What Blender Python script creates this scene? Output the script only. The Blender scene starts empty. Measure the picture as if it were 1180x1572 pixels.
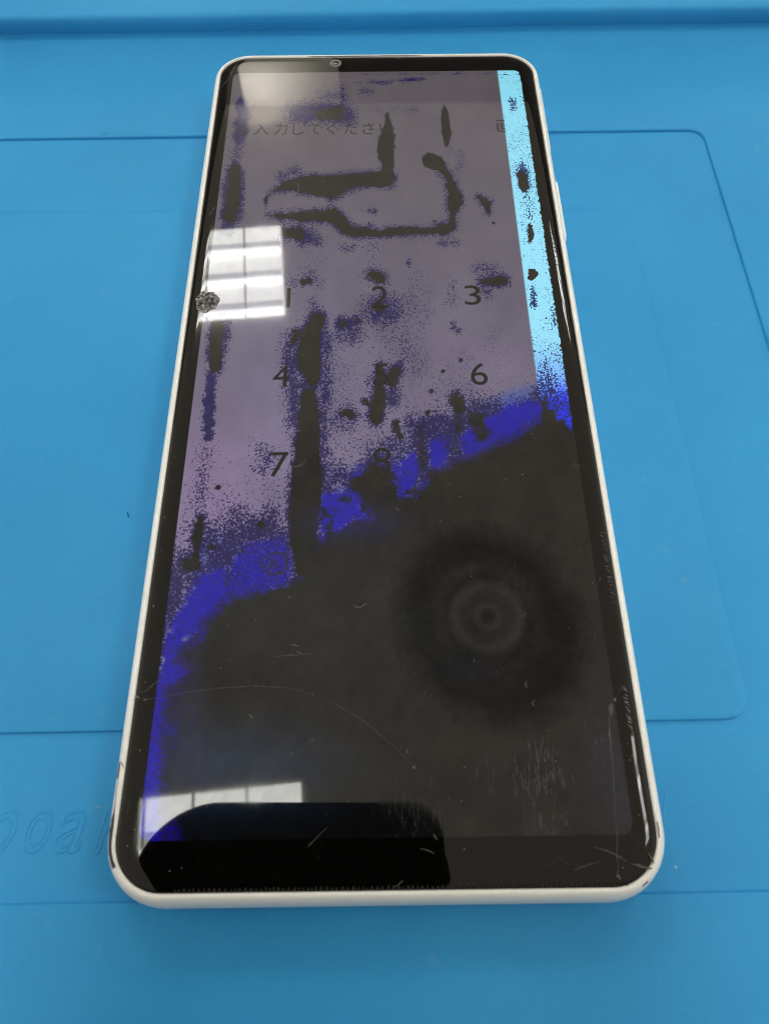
import bpy, bmesh, math, random
import numpy as np
from mathutils import Matrix, Vector
random.seed(7); rng = np.random.default_rng(11)
SC = bpy.context.scene
COL = SC.collection
MM = 0.001
ZG = 8.3                       # height of the phone's glass above the mat, mm

# ------------------------------------------------------------------ camera
CR = np.array([[0.99992172, -0.01242844, -0.00144488],
               [0.01184363, 0.90292310, 0.42963893],
               [-0.00403512, -0.42962241, 0.90299961]])      # rows: right, up, back
CC = np.array([-0.1072, -72.7704, 91.5998 + ZG])             # mm
FPX, IW, IH, PY = 1084.0, 1180.0, 1572.0, 4.569
cam = bpy.data.cameras.new("camera")
cam.sensor_fit = 'AUTO'; cam.sensor_width = 36.0
cam.lens = FPX / IH * 36.0
cam.shift_y = PY / IH
cam.clip_start = 0.004; cam.clip_end = 50.0
cam.dof.use_dof = True; cam.dof.focus_distance = 0.135; cam.dof.aperture_fstop = 40.0
cam_o = bpy.data.objects.new("camera", cam); COL.objects.link(cam_o)
M = Matrix.Identity(4)
for i in range(3):
    for j in range(3):
        M[j][i] = CR[i][j]
    M[i][3] = CC[i] * MM
cam_o.matrix_world = M
SC.camera = cam_o
CAM_M = M.copy()

# ------------------------------------------------------------------ world and exposure
W = bpy.data.worlds.new("World"); SC.world = W; W.use_nodes = True
bg = W.node_tree.nodes["Background"]
bg.inputs[0].default_value = (1.0, 0.965, 0.89, 1); bg.inputs[1].default_value = 1.05
SC.view_settings.view_transform = 'Standard'; SC.view_settings.look = 'None'
SC.view_settings.exposure = 0.57; SC.view_settings.gamma = 1.0
SC.cycles.use_denoising = True
SC.cycles.max_bounces = 6
SC.cycles.filter_width = 1.1

L_PANEL, L_TUBE, L_GROOVE = 8.5, 12.5, 3.4


def hit(u, v, z=ZG):
    """point of the horizontal plane at height z (mm) that a pixel of the photograph shows"""
    d = CR.T @ np.array([u - IW / 2, IH / 2 + PY - v, -FPX])
    return CC + d * ((z - CC[2]) / d[2])


def to_px(x, y, z=ZG):
    P = np.stack([x - CC[0], y - CC[1], np.full_like(x, z - CC[2])])
    c = CR @ P
    return IW / 2 + FPX * c[0] / -c[2], IH / 2 + PY - FPX * c[1] / -c[2]


def lin(c):
    c = np.asarray(c, float) / 255.0
    return np.where(c <= 0.04045, c / 12.92, ((c + 0.055) / 1.055) ** 2.4)


# ------------------------------------------------------------------ materials
def new_mat(name):
    m = bpy.data.materials.new(name); m.use_nodes = True
    return m, m.node_tree, m.node_tree.nodes["Principled BSDF"]


def nd(nt, kind, **kw):
    n = nt.nodes.new(kind)
    for k, v in kw.items():
        setattr(n, k, v)
    return n


def noise(nt, scale, detail=2.0, rough=0.5, coord='Object', stretch=None):
    tc = nd(nt, "ShaderNodeTexCoord"); n = nd(nt, "ShaderNodeTexNoise")
    n.inputs["Scale"].default_value = scale; n.inputs["Detail"].default_value = detail
    n.inputs["Roughness"].default_value = rough
    if stretch:
        mp = nd(nt, "ShaderNodeMapping"); mp.inputs["Scale"].default_value = stretch
        nt.links.new(tc.outputs[coord], mp.inputs[0]); nt.links.new(mp.outputs[0], n.inputs["Vector"])
    else:
        nt.links.new(tc.outputs[coord], n.inputs["Vector"])
    return n.outputs["Fac"]


def math_n(nt, op, a, b=None, c=None, clamp=False):
    n = nd(nt, "ShaderNodeMath", operation=op); n.use_clamp = clamp
    for i, x in enumerate((a, b, c)):
        if x is None: continue
        if isinstance(x, (int, float)): n.inputs[i].default_value = x
        else: nt.links.new(x, n.inputs[i])
    return n.outputs[0]


def mix_c(nt, fac, a, b, blend='MIX'):
    n = nd(nt, "ShaderNodeMix", data_type='RGBA', blend_type=blend)
    for sock, x in ((n.inputs[0], fac), (n.inputs[6], a), (n.inputs[7], b)):
        if isinstance(x, (int, float)): sock.default_value = x
        elif isinstance(x, (tuple, list)): sock.default_value = (*x[:3], 1)
        else: nt.links.new(x, sock)
    return n.outputs[2]


def ramp(nt, fac, lo, hi):
    n = nd(nt, "ShaderNodeMapRange"); n.clamp = True
    nt.links.new(fac, n.inputs[0]); n.inputs[1].default_value = lo; n.inputs[2].default_value = hi
    return n.outputs[0]


def plain(name, col, rough=0.5, metal=0.0, spec=0.5, var=0.12, scale=600, bump=0.0, bscale=3000):
    m, nt, p = new_mat(name)
    f = noise(nt, scale, 3)
    c = mix_c(nt, f, tuple(x * (1 - var) for x in col), tuple(min(1, x * (1 + var)) for x in col))
    nt.links.new(c, p.inputs["Base Color"])
    p.inputs["Roughness"].default_value = rough; p.inputs["Metallic"].default_value = metal
    p.inputs["Specular IOR Level"].default_value = spec
    if bump:
        b = nd(nt, "ShaderNodeBump"); b.inputs["Strength"].default_value = bump; b.inputs["Distance"].default_value = 0.0001
        nt.links.new(noise(nt, bscale, 2), b.inputs["Height"]); nt.links.new(b.outputs[0], p.inputs["Normal"])
    return m


def glow(name, col, s):
    m, nt, p = new_mat(name)
    p.inputs["Base Color"].default_value = (*[0.8 * x for x in col], 1)
    f = noise(nt, 12, 2)
    c = mix_c(nt, f, tuple(x * 0.93 for x in col), col)
    nt.links.new(c, p.inputs["Emission Color"]); p.inputs["Emission Strength"].default_value = s
    p.inputs["Roughness"].default_value = 0.6
    return m


# silicone of the mat: pigment, cloudy wear, fine grain
def silicone():
    m, nt, p = new_mat("blue_silicone")
    a = noise(nt, 22, 4, 0.6); b = noise(nt, 900, 3, 0.7); c = noise(nt, 2600, 2, 0.6)
    base = mix_c(nt, ramp(nt, a, 0.3, 0.7), (0.026, 0.283, 0.625), (0.036, 0.328, 0.69))
    base = mix_c(nt, math_n(nt, 'MULTIPLY', ramp(nt, b, 0.35, 0.75), 0.25), base, (0.042, 0.355, 0.70))
    d = ramp(nt, noise(nt, 420, 2, 0.5), 0.70, 0.76)
    base = mix_c(nt, math_n(nt, 'MULTIPLY', d, 0.10), base, (0.30, 0.50, 0.66))
    nt.links.new(base, p.inputs["Base Color"])
    p.inputs["Specular IOR Level"].default_value = 0.22
    nt.links.new(math_n(nt, 'MULTIPLY_ADD', b, 0.2, 0.42), p.inputs["Roughness"])
    bp = nd(nt, "ShaderNodeBump"); bp.inputs["Strength"].default_value = 0.35; bp.inputs["Distance"].default_value = 0.00006
    nt.links.new(math_n(nt, 'ADD', b, c), bp.inputs["Height"]); nt.links.new(bp.outputs[0], p.inputs["Normal"])
    return m


MAT = silicone()
WHITE = plain("white_plastic", (0.90, 0.905, 0.88), 0.30, var=0.05, scale=400, bump=0.15, bscale=6000)
BLACK = plain("black_plastic", (0.006, 0.006, 0.007), 0.5)
GOUGE = plain("scraped_dark", (0.02, 0.024, 0.035), 0.6, var=0.9, scale=2500)
LINT = plain("pale_lint", (0.62, 0.63, 0.62), 0.8)
SCR = plain("glass_scratch", (0.10, 0.10, 0.098), 0.55, var=0.7, scale=3000)
SCRD = plain("glass_scratch_faint", (0.05, 0.05, 0.047), 0.5, var=0.8, scale=2500)
CRACKD = plain("crack_dark", (0.004, 0.004, 0.004), 0.6)
GREY = plain("grey_ring", (0.12, 0.12, 0.115), 0.35)
MESHM = plain("speaker_gauze", (0.008, 0.006, 0.004), 0.6, var=0.8, scale=2500)

# ------------------------------------------------------------------ mesh helpers
def link(name, me, mat=None, parent=None, smooth=True, **props):
    o = bpy.data.objects.new(name, me); COL.objects.link(o)
    if mat: me.materials.append(mat)
    if smooth and len(me.polygons):
        me.polygons.foreach_set("use_smooth", [True] * len(me.polygons))
    if parent: o.parent = parent
    for k, v in props.items(): o[k] = v
    return o


def pyd(name, verts, faces):
    me = bpy.data.meshes.new(name)
    me.from_pydata([tuple(c * MM for c in v) for v in verts], [], faces); me.update()
    return me


def fix_normals(me):
    bm = bmesh.new(); bm.from_mesh(me)
    bmesh.ops.recalc_face_normals(bm, faces=bm.faces); bm.to_mesh(me); bm.free()
    return me


def empty(name, loc, label, cat, group=None):
    o = bpy.data.objects.new(name, None); COL.objects.link(o)
    o.location = [c * MM for c in loc]; o.empty_display_size = 0.01
    o["label"] = label; o["category"] = cat
    if group: o["group"] = group
    return o


def rrect(hx, hy, r, nc=10, nx=16, ny=60):
    """points round a rounded rectangle, counter-clockwise from the lower end of the right side"""
    P = []
    for (cx, cy, a0, sx, sy, n) in ((hx - r, hy - r, 0, 1, -1, ny), (-(hx - r), hy - r, 90, 1, 1, nx),
                                    (-(hx - r), -(hy - r), 180, -1, 1, ny), (hx - r, -(hy - r), 270, -1, -1, nx)):
        if a0 == 0: s, e = (hx, -(hy - r)), (hx, hy - r)
        elif a0 == 90: s, e = (hx - r, hy), (-(hx - r), hy)
        elif a0 == 180: s, e = (-hx, hy - r), (-hx, -(hy - r))
        else: s, e = (-(hx - r), -hy), (hx - r, -hy)
        for i in range(n):
            t = i / n; P.append((s[0] + (e[0] - s[0]) * t, s[1] + (e[1] - s[1]) * t))
        for i in range(nc):
            a = math.radians(a0 + 90 * i / nc); P.append((cx + r * math.cos(a), cy + r * math.sin(a)))
    return P


def loft(rings, cap_first=False, cap_last=False):
    n = len(rings[0]); V = [p for r in rings for p in r]; F = []
    for k in range(len(rings) - 1):
        for i in range(n):
            j = (i + 1) % n
            F.append((k * n + i, k * n + j, (k + 1) * n + j, (k + 1) * n + i))
    if cap_first: F.append(tuple(range(n))[::-1])
    if cap_last: F.append(tuple((len(rings) - 1) * n + i for i in range(n)))
    return V, F


def rquad(c, radii, n=10):
    """rounded quadrilateral, corners counter-clockwise, one radius per corner"""
    P = []
    for i in range(4):
        a, b, d = (np.array(c[i - 1], float), np.array(c[i], float), np.array(c[(i + 1) % 4], float))
        u = (a - b) / np.linalg.norm(a - b); w = (d - b) / np.linalg.norm(d - b); r = radii[i]
        p0, p1 = b + u * r, b + w * r
        for k in range(n + 1):
            t = k / n; q = (1 - t) ** 2 * p0 + 2 * t * (1 - t) * (b * .95 + (p0 + p1) * .025) + t * t * p1
            P.append((q[0], q[1]))
    return P


def offset(P, d):
    """move each point of a closed counter-clockwise outline outwards by d"""
    A = np.array(P); T = np.roll(A, -1, 0) - np.roll(A, 1, 0)
    N = np.stack([T[:, 1], -T[:, 0]], 1); N /= np.linalg.norm(N, axis=1)[:, None] + 1e-9
    return [tuple(p) for p in A + N * d]


def at_z(P, z): return [(x, y, z) for x, y in P]


# ------------------------------------------------------------------ the workbench and the mat
m = plain("bench_top", (0.42, 0.42, 0.41), 0.6)
me = pyd("workbench", [(x, y, z) for z in (-30, -4) for x, y in ((-700, -500), (700, -500), (700, 600), (-700, 600))],
         [(4, 5, 6, 7), (3, 2, 1, 0), (0, 1, 5, 4), (1, 2, 6, 5), (2, 3, 7, 6), (3, 0, 4, 7)])
link("workbench", me, m, smooth=False, kind="structure")

mat_t = empty("repair_mat", (0, 0, -4), "blue silicone work mat with a recessed tray and raised back rim lying under the phone", "mat")


def mpart(name, V, F, mat=MAT, smooth=True):
    V = [(x, y, z + 4) for x, y, z in V]
    return link(name, fix_normals(pyd(name, V, F)), mat, mat_t, smooth)


REC = -0.55
out = rquad([(-230, -78.7), (68.9, -77.8), (68.6, 64.3), (-230, 62.6)], [4, 4, 3.2, 4])
# outer border round the recess (its inner lip drops to the recess floor)
big = rquad([(-240, -170), (210, -170), (210, 103), (-240, 99)], [4, 4, 4, 4])
V, F = loft([at_z(offset(out, -0.02), REC - 0.4), at_z(offset(out, -0.02), REC + 0.1), at_z(offset(out, 0.05), -0.16),
             at_z(offset(out, 0.18), -0.04), at_z(offset(out, 0.38), 0.0), at_z(big, 0.0), at_z(big, -4)])
mpart("border", V, F)
V, F = loft([at_z(offset(out, 1.0), REC)]); F = [tuple(range(len(V)))]
mpart("recess_floor", V, F, smooth=False)
padc = [(-225, -58.6), (50.45, -56.9), (49.0, 41.5), (-225, 43.3)]
pad = rquad(padc, [4, 3.6, 3.0, 4])
V, F = loft([at_z(offset(pad, 0.12), REC - 0.2), at_z(offset(pad, 0.05), -0.2), at_z(offset(pad, -0.03), -0.06), at_z(offset(pad, -0.16), 0.0)], cap_last=True)
mpart("work_pad", V, F)
# the raised back rim: rounded front edge, with shallow trays sunk in its top
def rim_y(x): return 100.35 + 0.0117 * x
prof = [(0.0, -4.0), (0.0, 0.2), (0.1, 1.6), (0.25, 2.6), (0.6, 3.15), (1.2, 3.45), (2.0, 3.55), (5.0, 3.58)]
xs = np.linspace(-240, 210, 46); V = []; F = []
for x in xs:
    w = 0.12 * math.sin(x * 0.045) + 0.05 * math.sin(x * 0.21)
    for (dy, z) in prof: V.append((x, rim_y(x) + dy + (w if z < 3 else w * .4), z))
n = len(prof)
for i in range(len(xs) - 1):
    for k in range(n - 1): F.append((i * n + k, (i + 1) * n + k, (i + 1) * n + k + 1, i * n + k + 1))
mpart("back_rim", V, F)
# shelf behind the rim with two trays
def tray(name, x0, x1):
    y0 = 109.6
    P = rquad([(x0, y0), (x1, y0 - 0.1), (x1, 190), (x0, 190)], [4.5, 4.5, 4, 4])
    V, F = loft([at_z(offset(P, 0.35), 3.58), at_z(offset(P, 0.1), 3.45), at_z(P, 3.1), at_z(offset(P, -0.2), 1.4)], cap_last=True)
    mpart(name, V, F); return offset(P, 0.35)
h1 = tray("tray", -110, -28.6); h2 = tray("tray", -25.2, 60)
bm = bmesh.new()
rim_line = [(x, rim_y(x) + 5.0 + (0.12 * math.sin(x * 0.045) + 0.05 * math.sin(x * 0.21)) * .4) for x in xs]
loopv = rim_line + [(210, 260), (-240, 260)]
for P in (loopv, h1, h2):
    vs = [bm.verts.new((x * MM, y * MM, (3.58 + 4) * MM)) for x, y in P]
    for i in range(len(vs)): bm.edges.new((vs[i], vs[(i + 1) % len(vs)]))
bmesh.ops.triangle_fill(bm, edges=bm.edges[:], use_beauty=True)
for f in bm.faces:
    if f.normal.z < 0: f.normal_flip()
me = bpy.data.meshes.new("rim_shelf"); bm.to_mesh(me); bm.free()
link("rim_shelf", me, MAT, mat_t, False)

# ------------------------------------------------------------------ text made into meshes
def text_mesh(body, size=1.0, shear=0.0, outline=0.0):
    cu = bpy.data.curves.new("text", 'FONT'); cu.body = body; cu.size = size * MM; cu.shear = shear
    cu.align_x = 'LEFT'; cu.resolution_u = 6
    if outline:
        cu.fill_mode = 'NONE'; cu.bevel_depth = outline * MM; cu.bevel_resolution = 2
    o = bpy.data.objects.new("text", cu); COL.objects.link(o)
    dg = bpy.context.evaluated_depsgraph_get(); dg.update()
    me = bpy.data.meshes.new_from_object(o.evaluated_get(dg)); bpy.data.objects.remove(o)
    me.name = "lettering"; me.materials.clear()
    return me


def bounds(me):
    a = np.empty(len(me.vertices) * 3); me.vertices.foreach_get("co", a); a = a.reshape(-1, 3)
    return a.min(0), a.max(0), a


def fit_text(me, x0, x1, y0, y1, z, keep_w=False):
    """scale a text mesh into the box x0..x1, y0..y1 (mm)"""
    lo, hi, a = bounds(me)
    sy = (y1 - y0) * MM / (hi[1] - lo[1]); sx = sy if keep_w else (x1 - x0) * MM / (hi[0] - lo[0])
    a[:, 0] = (a[:, 0] - lo[0]) * sx; a[:, 1] = (a[:, 1] - lo[1]) * sy
    if keep_w: a[:, 0] += ((x0 + x1) / 2) * MM - a[:, 0].max() / 2
    else: a[:, 0] += x0 * MM
    a[:, 1] += y0 * MM; a[:, 2] += z * MM
    me.vertices.foreach_set("co", a.ravel()); me.update()
    return me


for ch, u0, u1 in (("o", -20, 26), ("o", 38, 80), ("a", 85, 131), ("r", 146, 190), ("d", 968, 1035)):
    xa, xb = hit(u0, 1278, REC)[0], hit(u1, 1278, REC)[0]
    ya, yb = hit((u0 + u1) / 2, 1312 if u0 < 500 else 1296, REC)[1], hit((u0 + u1) / 2, 1242 if u0 < 500 else 1216, REC)[1]
    me = text_mesh(ch, 8, 0.28, 0.2)
    fit_text(me, xa, xb, ya, yb, REC + 4 - 0.10)
    link("embossed_letter", me, MAT, mat_t)

# ------------------------------------------------------------------ the phone
ph = empty("smartphone", (0, 0, 0), "white smartphone with a leaking broken screen lying on the blue mat", "smartphone")
DX, DY = 29.3, 71.4
GX, GY, GR = 32.08, 76.95, 6.0
rr = lambda hx, hy, r: rrect(hx, hy, r, 12, 24, 150)

# glass border (black print under the curved cover glass)
def gl_wave(x, y, amp):
    s = 1.0 if x > 0 else 0.35
    return amp * s * (0.5 * math.sin(y * 0.62 + 1.0) + 0.35 * math.sin(y * 1.33 + 0.4) + 0.25 * math.sin(y * 0.21) + 0.15 * math.sin(y * 3.1))


rings = []
for hx, hy, r in ((DX - 0.02, DY - 0.02, 1.5), (DX + 0.5, DY + 1.6, 2.4), (29.95, 74.75, 4.2)):
    rings.append(at_z(rr(hx, hy, r), ZG))
CW = 2.1
def glass_drop(t):            # t mm outwards from the start of the curve
    return 0.5 * 0.115 * t * t + 0.012 * t ** 4
for k in range(1, 11):
    t = CW * k / 10
    P = rr(29.98 + t, 74.85 + t, 4.0 + 2.0 * k / 10)
    rings.append([(x, y, ZG - glass_drop(t) + gl_wave(x, y, 0.034) * (k / 10) ** 2 * (1 if abs(y) < 74 else max(0, 1 - (abs(y) - 74) / 2))) for x, y in P])
last = [(x, y) for x, y, z in rings[-1]]
rings.append(at_z(offset(last, 0.03), ZG - 1.2))


def glass_mat(name, base, extra=None):
    m, nt, p = new_mat(name)
    p.inputs["Roughness"].default_value = 0.025; p.inputs["IOR"].default_value = 1.5
    p.inputs["Base Color"].default_value = (*base, 1)
    return m, nt, p


m, nt, p = glass_mat("black_glass", (0.002, 0.0018, 0.0015))
n1 = noise(nt, 700, 4, 0.65); n2 = noise(nt, 5200, 2)
p.inputs["Specular IOR Level"].default_value = 0.36
nt.links.new(mix_c(nt, math_n(nt, 'MULTIPLY', ramp(nt, n1, 0.45, 0.75), ramp(nt, n2, 0.45, 0.7)), (0.0016, 0.0015, 0.0012), (0.011, 0.009, 0.007)), p.inputs["Base Color"])
BORDER = m
V, F = loft(rings)
link("glass_border", fix_normals(pyd("glass_border", V, F)), BORDER, ph)

# white frame: lofted round the glass
fprof = [(-0.10, 7.2), (-0.05, 7.85), (0.08, 8.12), (0.30, 8.14), (0.60, 7.95), (0.92, 7.58), (1.25, 6.80), (1.52, 5.8), (1.68, 4.6),
         (1.62, 3.0), (1.35, 1.8), (0.95, 0.9), (0.4, 0.3), (-0.8, 0.02)]
frings = [at_z(rr(GX + o, GY + o, GR + o), z) for o, z in fprof]
V, F = loft(frings, cap_last=True)
link("frame", fix_normals(pyd("frame", V, F)), WHITE, ph)


def frame_pt(i, o, z): return (*rr(GX + o, GY + o, GR + o)[i], z)


# side key on the right edge
def pill(x0, x1, ya, yb, zc, hz, name, mat):
    P = []
    for a in range(24):
        t = 2 * math.pi * a / 24; c, s = math.cos(t), math.sin(t)
        P.append((math.copysign(1, c) * max(0, (yb - ya) / 2 - hz) + hz * c, hz * s))
    R = [[(x, (ya + yb) / 2 + y * k, zc + z * k) for y, z in P] for x, k in ((x0, 1), (x1 - 0.2, 1), (x1 - 0.06, 0.96), (x1, 0.85))]
    V, F = loft(R, cap_last=True)
    return link(name, fix_normals(pyd(name, V, F)), mat, ph)


pill(33.2, 33.9, 26.0, 42.2, 4.7, 1.75, "power_button", WHITE)
pill(33.1, 33.74, 49.0, 70.0, 4.7, 1.6, "volume_button", WHITE)


# ------------------------------------------------------------------ display: what the broken panel shows
S = 0.28
nx, ny = int(2 * DX / S) + 1, int(2 * DY / S) + 1
gx, gy = np.meshgrid(np.linspace(-DX, DX, nx), np.linspace(-DY, DY, ny))
gx, gy = gx.ravel(), gy.ravel()
ZD = ZG - 0.012
V = np.stack([gx, gy, np.full_like(gx, ZD)], 1) * MM
ii = np.arange(nx * ny).reshape(ny, nx)
Fq = np.stack([ii[:-1, :-1], ii[:-1, 1:], ii[1:, 1:], ii[1:, :-1]], -1).reshape(-1, 4)
dme = bpy.data.meshes.new("display")
dme.from_pydata(V.tolist(), [], Fq.tolist()); dme.update()
PXx, PXy = to_px(gx, gy)


def vnoise(x, y, cell, seed):
    r = np.random.default_rng(seed); g = r.random((160, 160)) * 2 - 1
    fx, fy = x / cell, y / cell
    ix, iy = np.floor(fx).astype(int), np.floor(fy).astype(int)
    tx, ty = fx - ix, fy - iy; tx = tx * tx * (3 - 2 * tx); ty = ty * ty * (3 - 2 * ty)
    G = lambda a, b: g[a % 160, b % 160]
    return (G(ix, iy) * (1 - tx) + G(ix + 1, iy) * tx) * (1 - ty) + (G(ix, iy + 1) * (1 - tx) + G(ix + 1, iy + 1) * tx) * ty


WOB = vnoise(PXx, PXy, 11, 1) * 2.6 + vnoise(PXx, PXy, 4.5, 2) * 1.6
WOBL = vnoise(PXx, PXy, 34, 3) * 11 + vnoise(PXx, PXy, 14, 4) * 6


def stroke_d(pts):
    """distance outside a chain of capsules (negative inside), photograph pixels"""
    best = np.full(PXx.shape, 1e9)
    if len(pts) == 1: pts = [pts[0], (pts[0][0] + .01, *pts[0][1:])]
    for (ax, ay, ar), (bx, by, br) in zip(pts[:-1], pts[1:]):
        vx, vy = bx - ax, by - ay
        t = np.clip(((PXx - ax) * vx + (PXy - ay) * vy) / (vx * vx + vy * vy), 0, 1)
        d = np.hypot(PXx - ax - t * vx, PXy - ay - t * vy) - (ar + (br - ar) * t)
        best = np.minimum(best, d)
    return best


def poly_d(pts):
    """signed distance to a polygon, negative inside"""
    best = np.full(PXx.shape, 1e9); ins = np.zeros(PXx.shape, bool)
    for (ax, ay), (bx, by) in zip(pts, pts[1:] + pts[:1]):
        vx, vy = bx - ax, by - ay
        t = np.clip(((PXx - ax) * vx + (PXy - ay) * vy) / (vx * vx + vy * vy), 0, 1)
        best = np.minimum(best, np.hypot(PXx - ax - t * vx, PXy - ay - t * vy))
        if ay != by:
            ins ^= ((ay > PXy) != (by > PXy)) & (PXx < (bx - ax) * (PXy - ay) / (by - ay) + ax)
    return np.where(ins, -best, best)


def ell_d(cx, cy, rx, ry):
    return (np.hypot((PXx - cx) / rx, (PXy - cy) / ry) - 1) * min(rx, ry)


STX = 24.78
KB = np.zeros(PXx.shape); KI = np.zeros(PXx.shape); KD = np.zeros(PXx.shape); KL = np.zeros(PXx.shape)


def dark(pts, soft=3.8, halo=9.0, hm=0.72, wob=1.0, m=1.25):
    d = stroke_d(pts) + WOB * wob
    np.maximum(KB, np.clip(0.5 - d / (2 * soft), 0, 1) * m, out=KB)
    np.maximum(KI, np.clip(0.9 - d / (halo * 1.35), 0, 1) * hm * 1.1, out=KI)
    return d


def indigo(d, soft=10.0, m=0.8, wob=1.5):
    np.maximum(KI, np.clip(0.5 - (d + WOB * wob) / (2.5 * soft), 0, 1) * m * 1.08, out=KI)


# -- dark leaks in the upper half
dark([(415, 296, 1), (442, 284, 8), (478, 284, 13), (512, 287, 17), (545, 275, 9), (580, 276, 9), (592, 273, 13)])
dark([(592, 275, 12), (595, 255, 8), (593, 222, 14), (595, 195, 5), (594, 176, 2)], 2.0, 3.5, 0.5)
dark([(408, 322, 0.6), (409, 304, 1), (415, 296, 2)], 1.2, 3, 0.7)
dark([(416, 331, 1.5), (452, 332, 5), (488, 332, 8), (511, 329, 9), (529, 347, 9), (546, 356, 6), (562, 357, 6), (577, 357, 3), (618, 355, 5),
      (655, 355, 4), (681, 352, 8), (693, 345, 5)])
dark([(692, 348, 6), (694, 331, 4), (698, 308, 12), (692, 279, 6), (684, 265, 3), (676, 258, 5)], 2.5, 9, 0.6)
dark([(660, 246, 12), (669, 250, 12)], 1.5, 2.5, 0.3, 0.5)
dark([(682, 164, 1.5), (684, 183, 5.5), (685, 205, 6.5), (685, 222, 2.5)], 1.5, 4, 0.4, 0.6)
dark([(735, 303, 3), (747, 314, 6), (749, 324, 3)], 2, 7, 0.6)
for x, y, r in ((666, 339, 2.2), (727, 350, 1.6), (757, 342, 1.6), (680, 570, 3), (662, 600, 4), (656, 633, 4), (707, 553, 3), (335, 748, 3.5), (680, 500, 1.2), (645, 520, 1.2)):
    dark([(x, y, r)], 1.0, 1.5, 0.2, 0.3)
indigo(stroke_d([(432, 273, 6), (455, 262, 6)]), 8, 0.75)
indigo(stroke_d([(690, 230, 2), (710, 238, 4), (704, 258, 8)]), 7, 0.42)
indigo(stroke_d([(548, 322, 2), (575, 323, 3)]), 3, 0.6)
indigo(stroke_d([(676, 373, 3), (700, 373, 4)]), 6, 0.6)
indigo(stroke_d([(573, 372, 14), (570, 400, 8)]), 14, 0.33)
indigo(stroke_d([(566, 347, 6)]), 5, 0.7)
indigo(stroke_d([(524, 378, 5), (545, 377, 4)]), 6, 0.6)
indigo(stroke_d([(440, 357, 12), (465, 362, 13), (486, 368, 7)]), 9, 0.9)
dark([(436, 357, 6), (456, 359, 8)], 5, 9, 0.8)
# top smudge
indigo(stroke_d([(455, 173, 14), (505, 172, 17), (532, 176, 12)]), 10, 0.9)
dark([(492, 175, 7), (518, 174, 10)], 5, 10, 0.9)
indigo(stroke_d([(495, 148, 8), (523, 147, 10)]), 9, 0.6)
indigo(stroke_d([(545, 126, 0.5), (600, 126, 0.8)]), 3, 0.75, 1)
indigo(stroke_d([(600, 123, 0.8), (652, 122, 0.8)]), 3, 0.8, 1)
indigo(stroke_d([(556, 140, 3), (572, 141, 3)]), 5, 0.55)
indigo(stroke_d([(540, 114, 0.4), (760, 112, 0.4)]), 2, 0.55, 0.6)
indigo(stroke_d([(540, 168, 2), (640, 168, 2)]), 5, 0.35)
# left margin stripe
indigo(stroke_d([(373, 160, 7), (371, 180, 11), (368, 215, 9)]), 4, 0.95)
indigo(stroke_d([(366, 222, 9), (362, 245, 8)]), 8, 0.5)
dark([(360, 262, 8), (357, 300, 9.5), (354, 335, 8)], 3, 10, 0.95, 1.4)
indigo(stroke_d([(354, 335, 10), (350, 352, 10)]), 5, 0.95)
dark([(336, 495, 8), (331, 530, 8), (329, 566, 7)], 4, 10, 0.95, 1.4)
indigo(stroke_d([(346, 498, 6), (341, 535, 6)]), 6, 0.95)
indigo(stroke_d([(325, 580, 9), (321, 630, 9), (318, 672, 7)]), 3.5, 0.95, 1.6)
indigo(stroke_d([(315, 690, 8), (310, 740, 8), (306, 790, 10), (300, 850, 14)]), 13, 0.6)
dark([(309, 795, 3), (303, 820, 6), (300, 845, 3), (299, 870, 6)], 3, 14, 0.8)
dark([(287, 865, 8)], 8, 14, 0.8)
# column of dark through 1-4-7
dark([(486, 493, 11), (478, 515, 13), (474, 535, 17), (475, 560, 18), (480, 580, 10)], 3, 12, 0.95)
dark([(456, 512, 4), (450, 524, 4)], 5, 10, 0.9)
dark([(474, 606, 9), (474, 640, 16), (473, 665, 16), (472, 720, 21), (467, 775, 24), (465, 815, 20), (468, 870, 16)], 3, 12, 0.85)
indigo(stroke_d([(446, 520, 9), (447, 565, 12), (452, 605, 11), (452, 650, 11)]), 11, 0.85)
indigo(stroke_d([(470, 590, 16)]), 10, 0.85)
indigo(stroke_d([(498, 490, 4), (501, 540, 8), (500, 590, 8), (496, 640, 9), (498, 740, 7)]), 10, 0.85)
indigo(stroke_d([(478, 462, 4), (482, 475, 8)]), 8, 0.62)
indigo(stroke_d([(450, 432, 8), (478, 424, 10), (488, 432, 6)]), 9, 0.5)
dark([(465, 434, 4), (475, 432, 3)], 5, 6, 0.8)
indigo(stroke_d([(525, 500, 11), (548, 492, 8)]), 7, 0.9)
indigo(stroke_d([(515, 520, 8), (540, 512, 18)]), 14, 0.65)
dark([(549, 493, 3)], 5, 6, 0.9)
dark([(526, 499, 3)], 5, 6, 0.9)
# around 2, 3
dark([(570, 422, 5), (583, 427, 6)], 6, 14, 0.6)
dark([(575, 471, 5), (584, 471, 6)], 2.5, 8, 0.8)
indigo(ell_d(586, 476, 30, 26), 14, 0.72)
indigo(ell_d(602, 484, 16, 18), 9, 0.7)
dark([(742, 432, 4), (770, 431, 5)], 3, 12, 0.8)
indigo(stroke_d([(735, 410, 6), (755, 415, 8), (770, 425, 8)]), 10, 0.6)
indigo(stroke_d([(748, 447, 10)]), 10, 0.6)
indigo(stroke_d([(697, 432, 4), (694, 462, 4)]), 8, 0.5)
indigo(stroke_d([(697, 500, 3), (704, 508, 3)]), 5, 0.7)
indigo(stroke_d([(628, 404, 3)]), 4, 0.6)
indigo(stroke_d([(600, 520, 4), (620, 520, 6), (620, 545, 8)]), 14, 0.55)
indigo(stroke_d([(590, 482, 20), (610, 560, 20)]), 30, 0.28)
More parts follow.
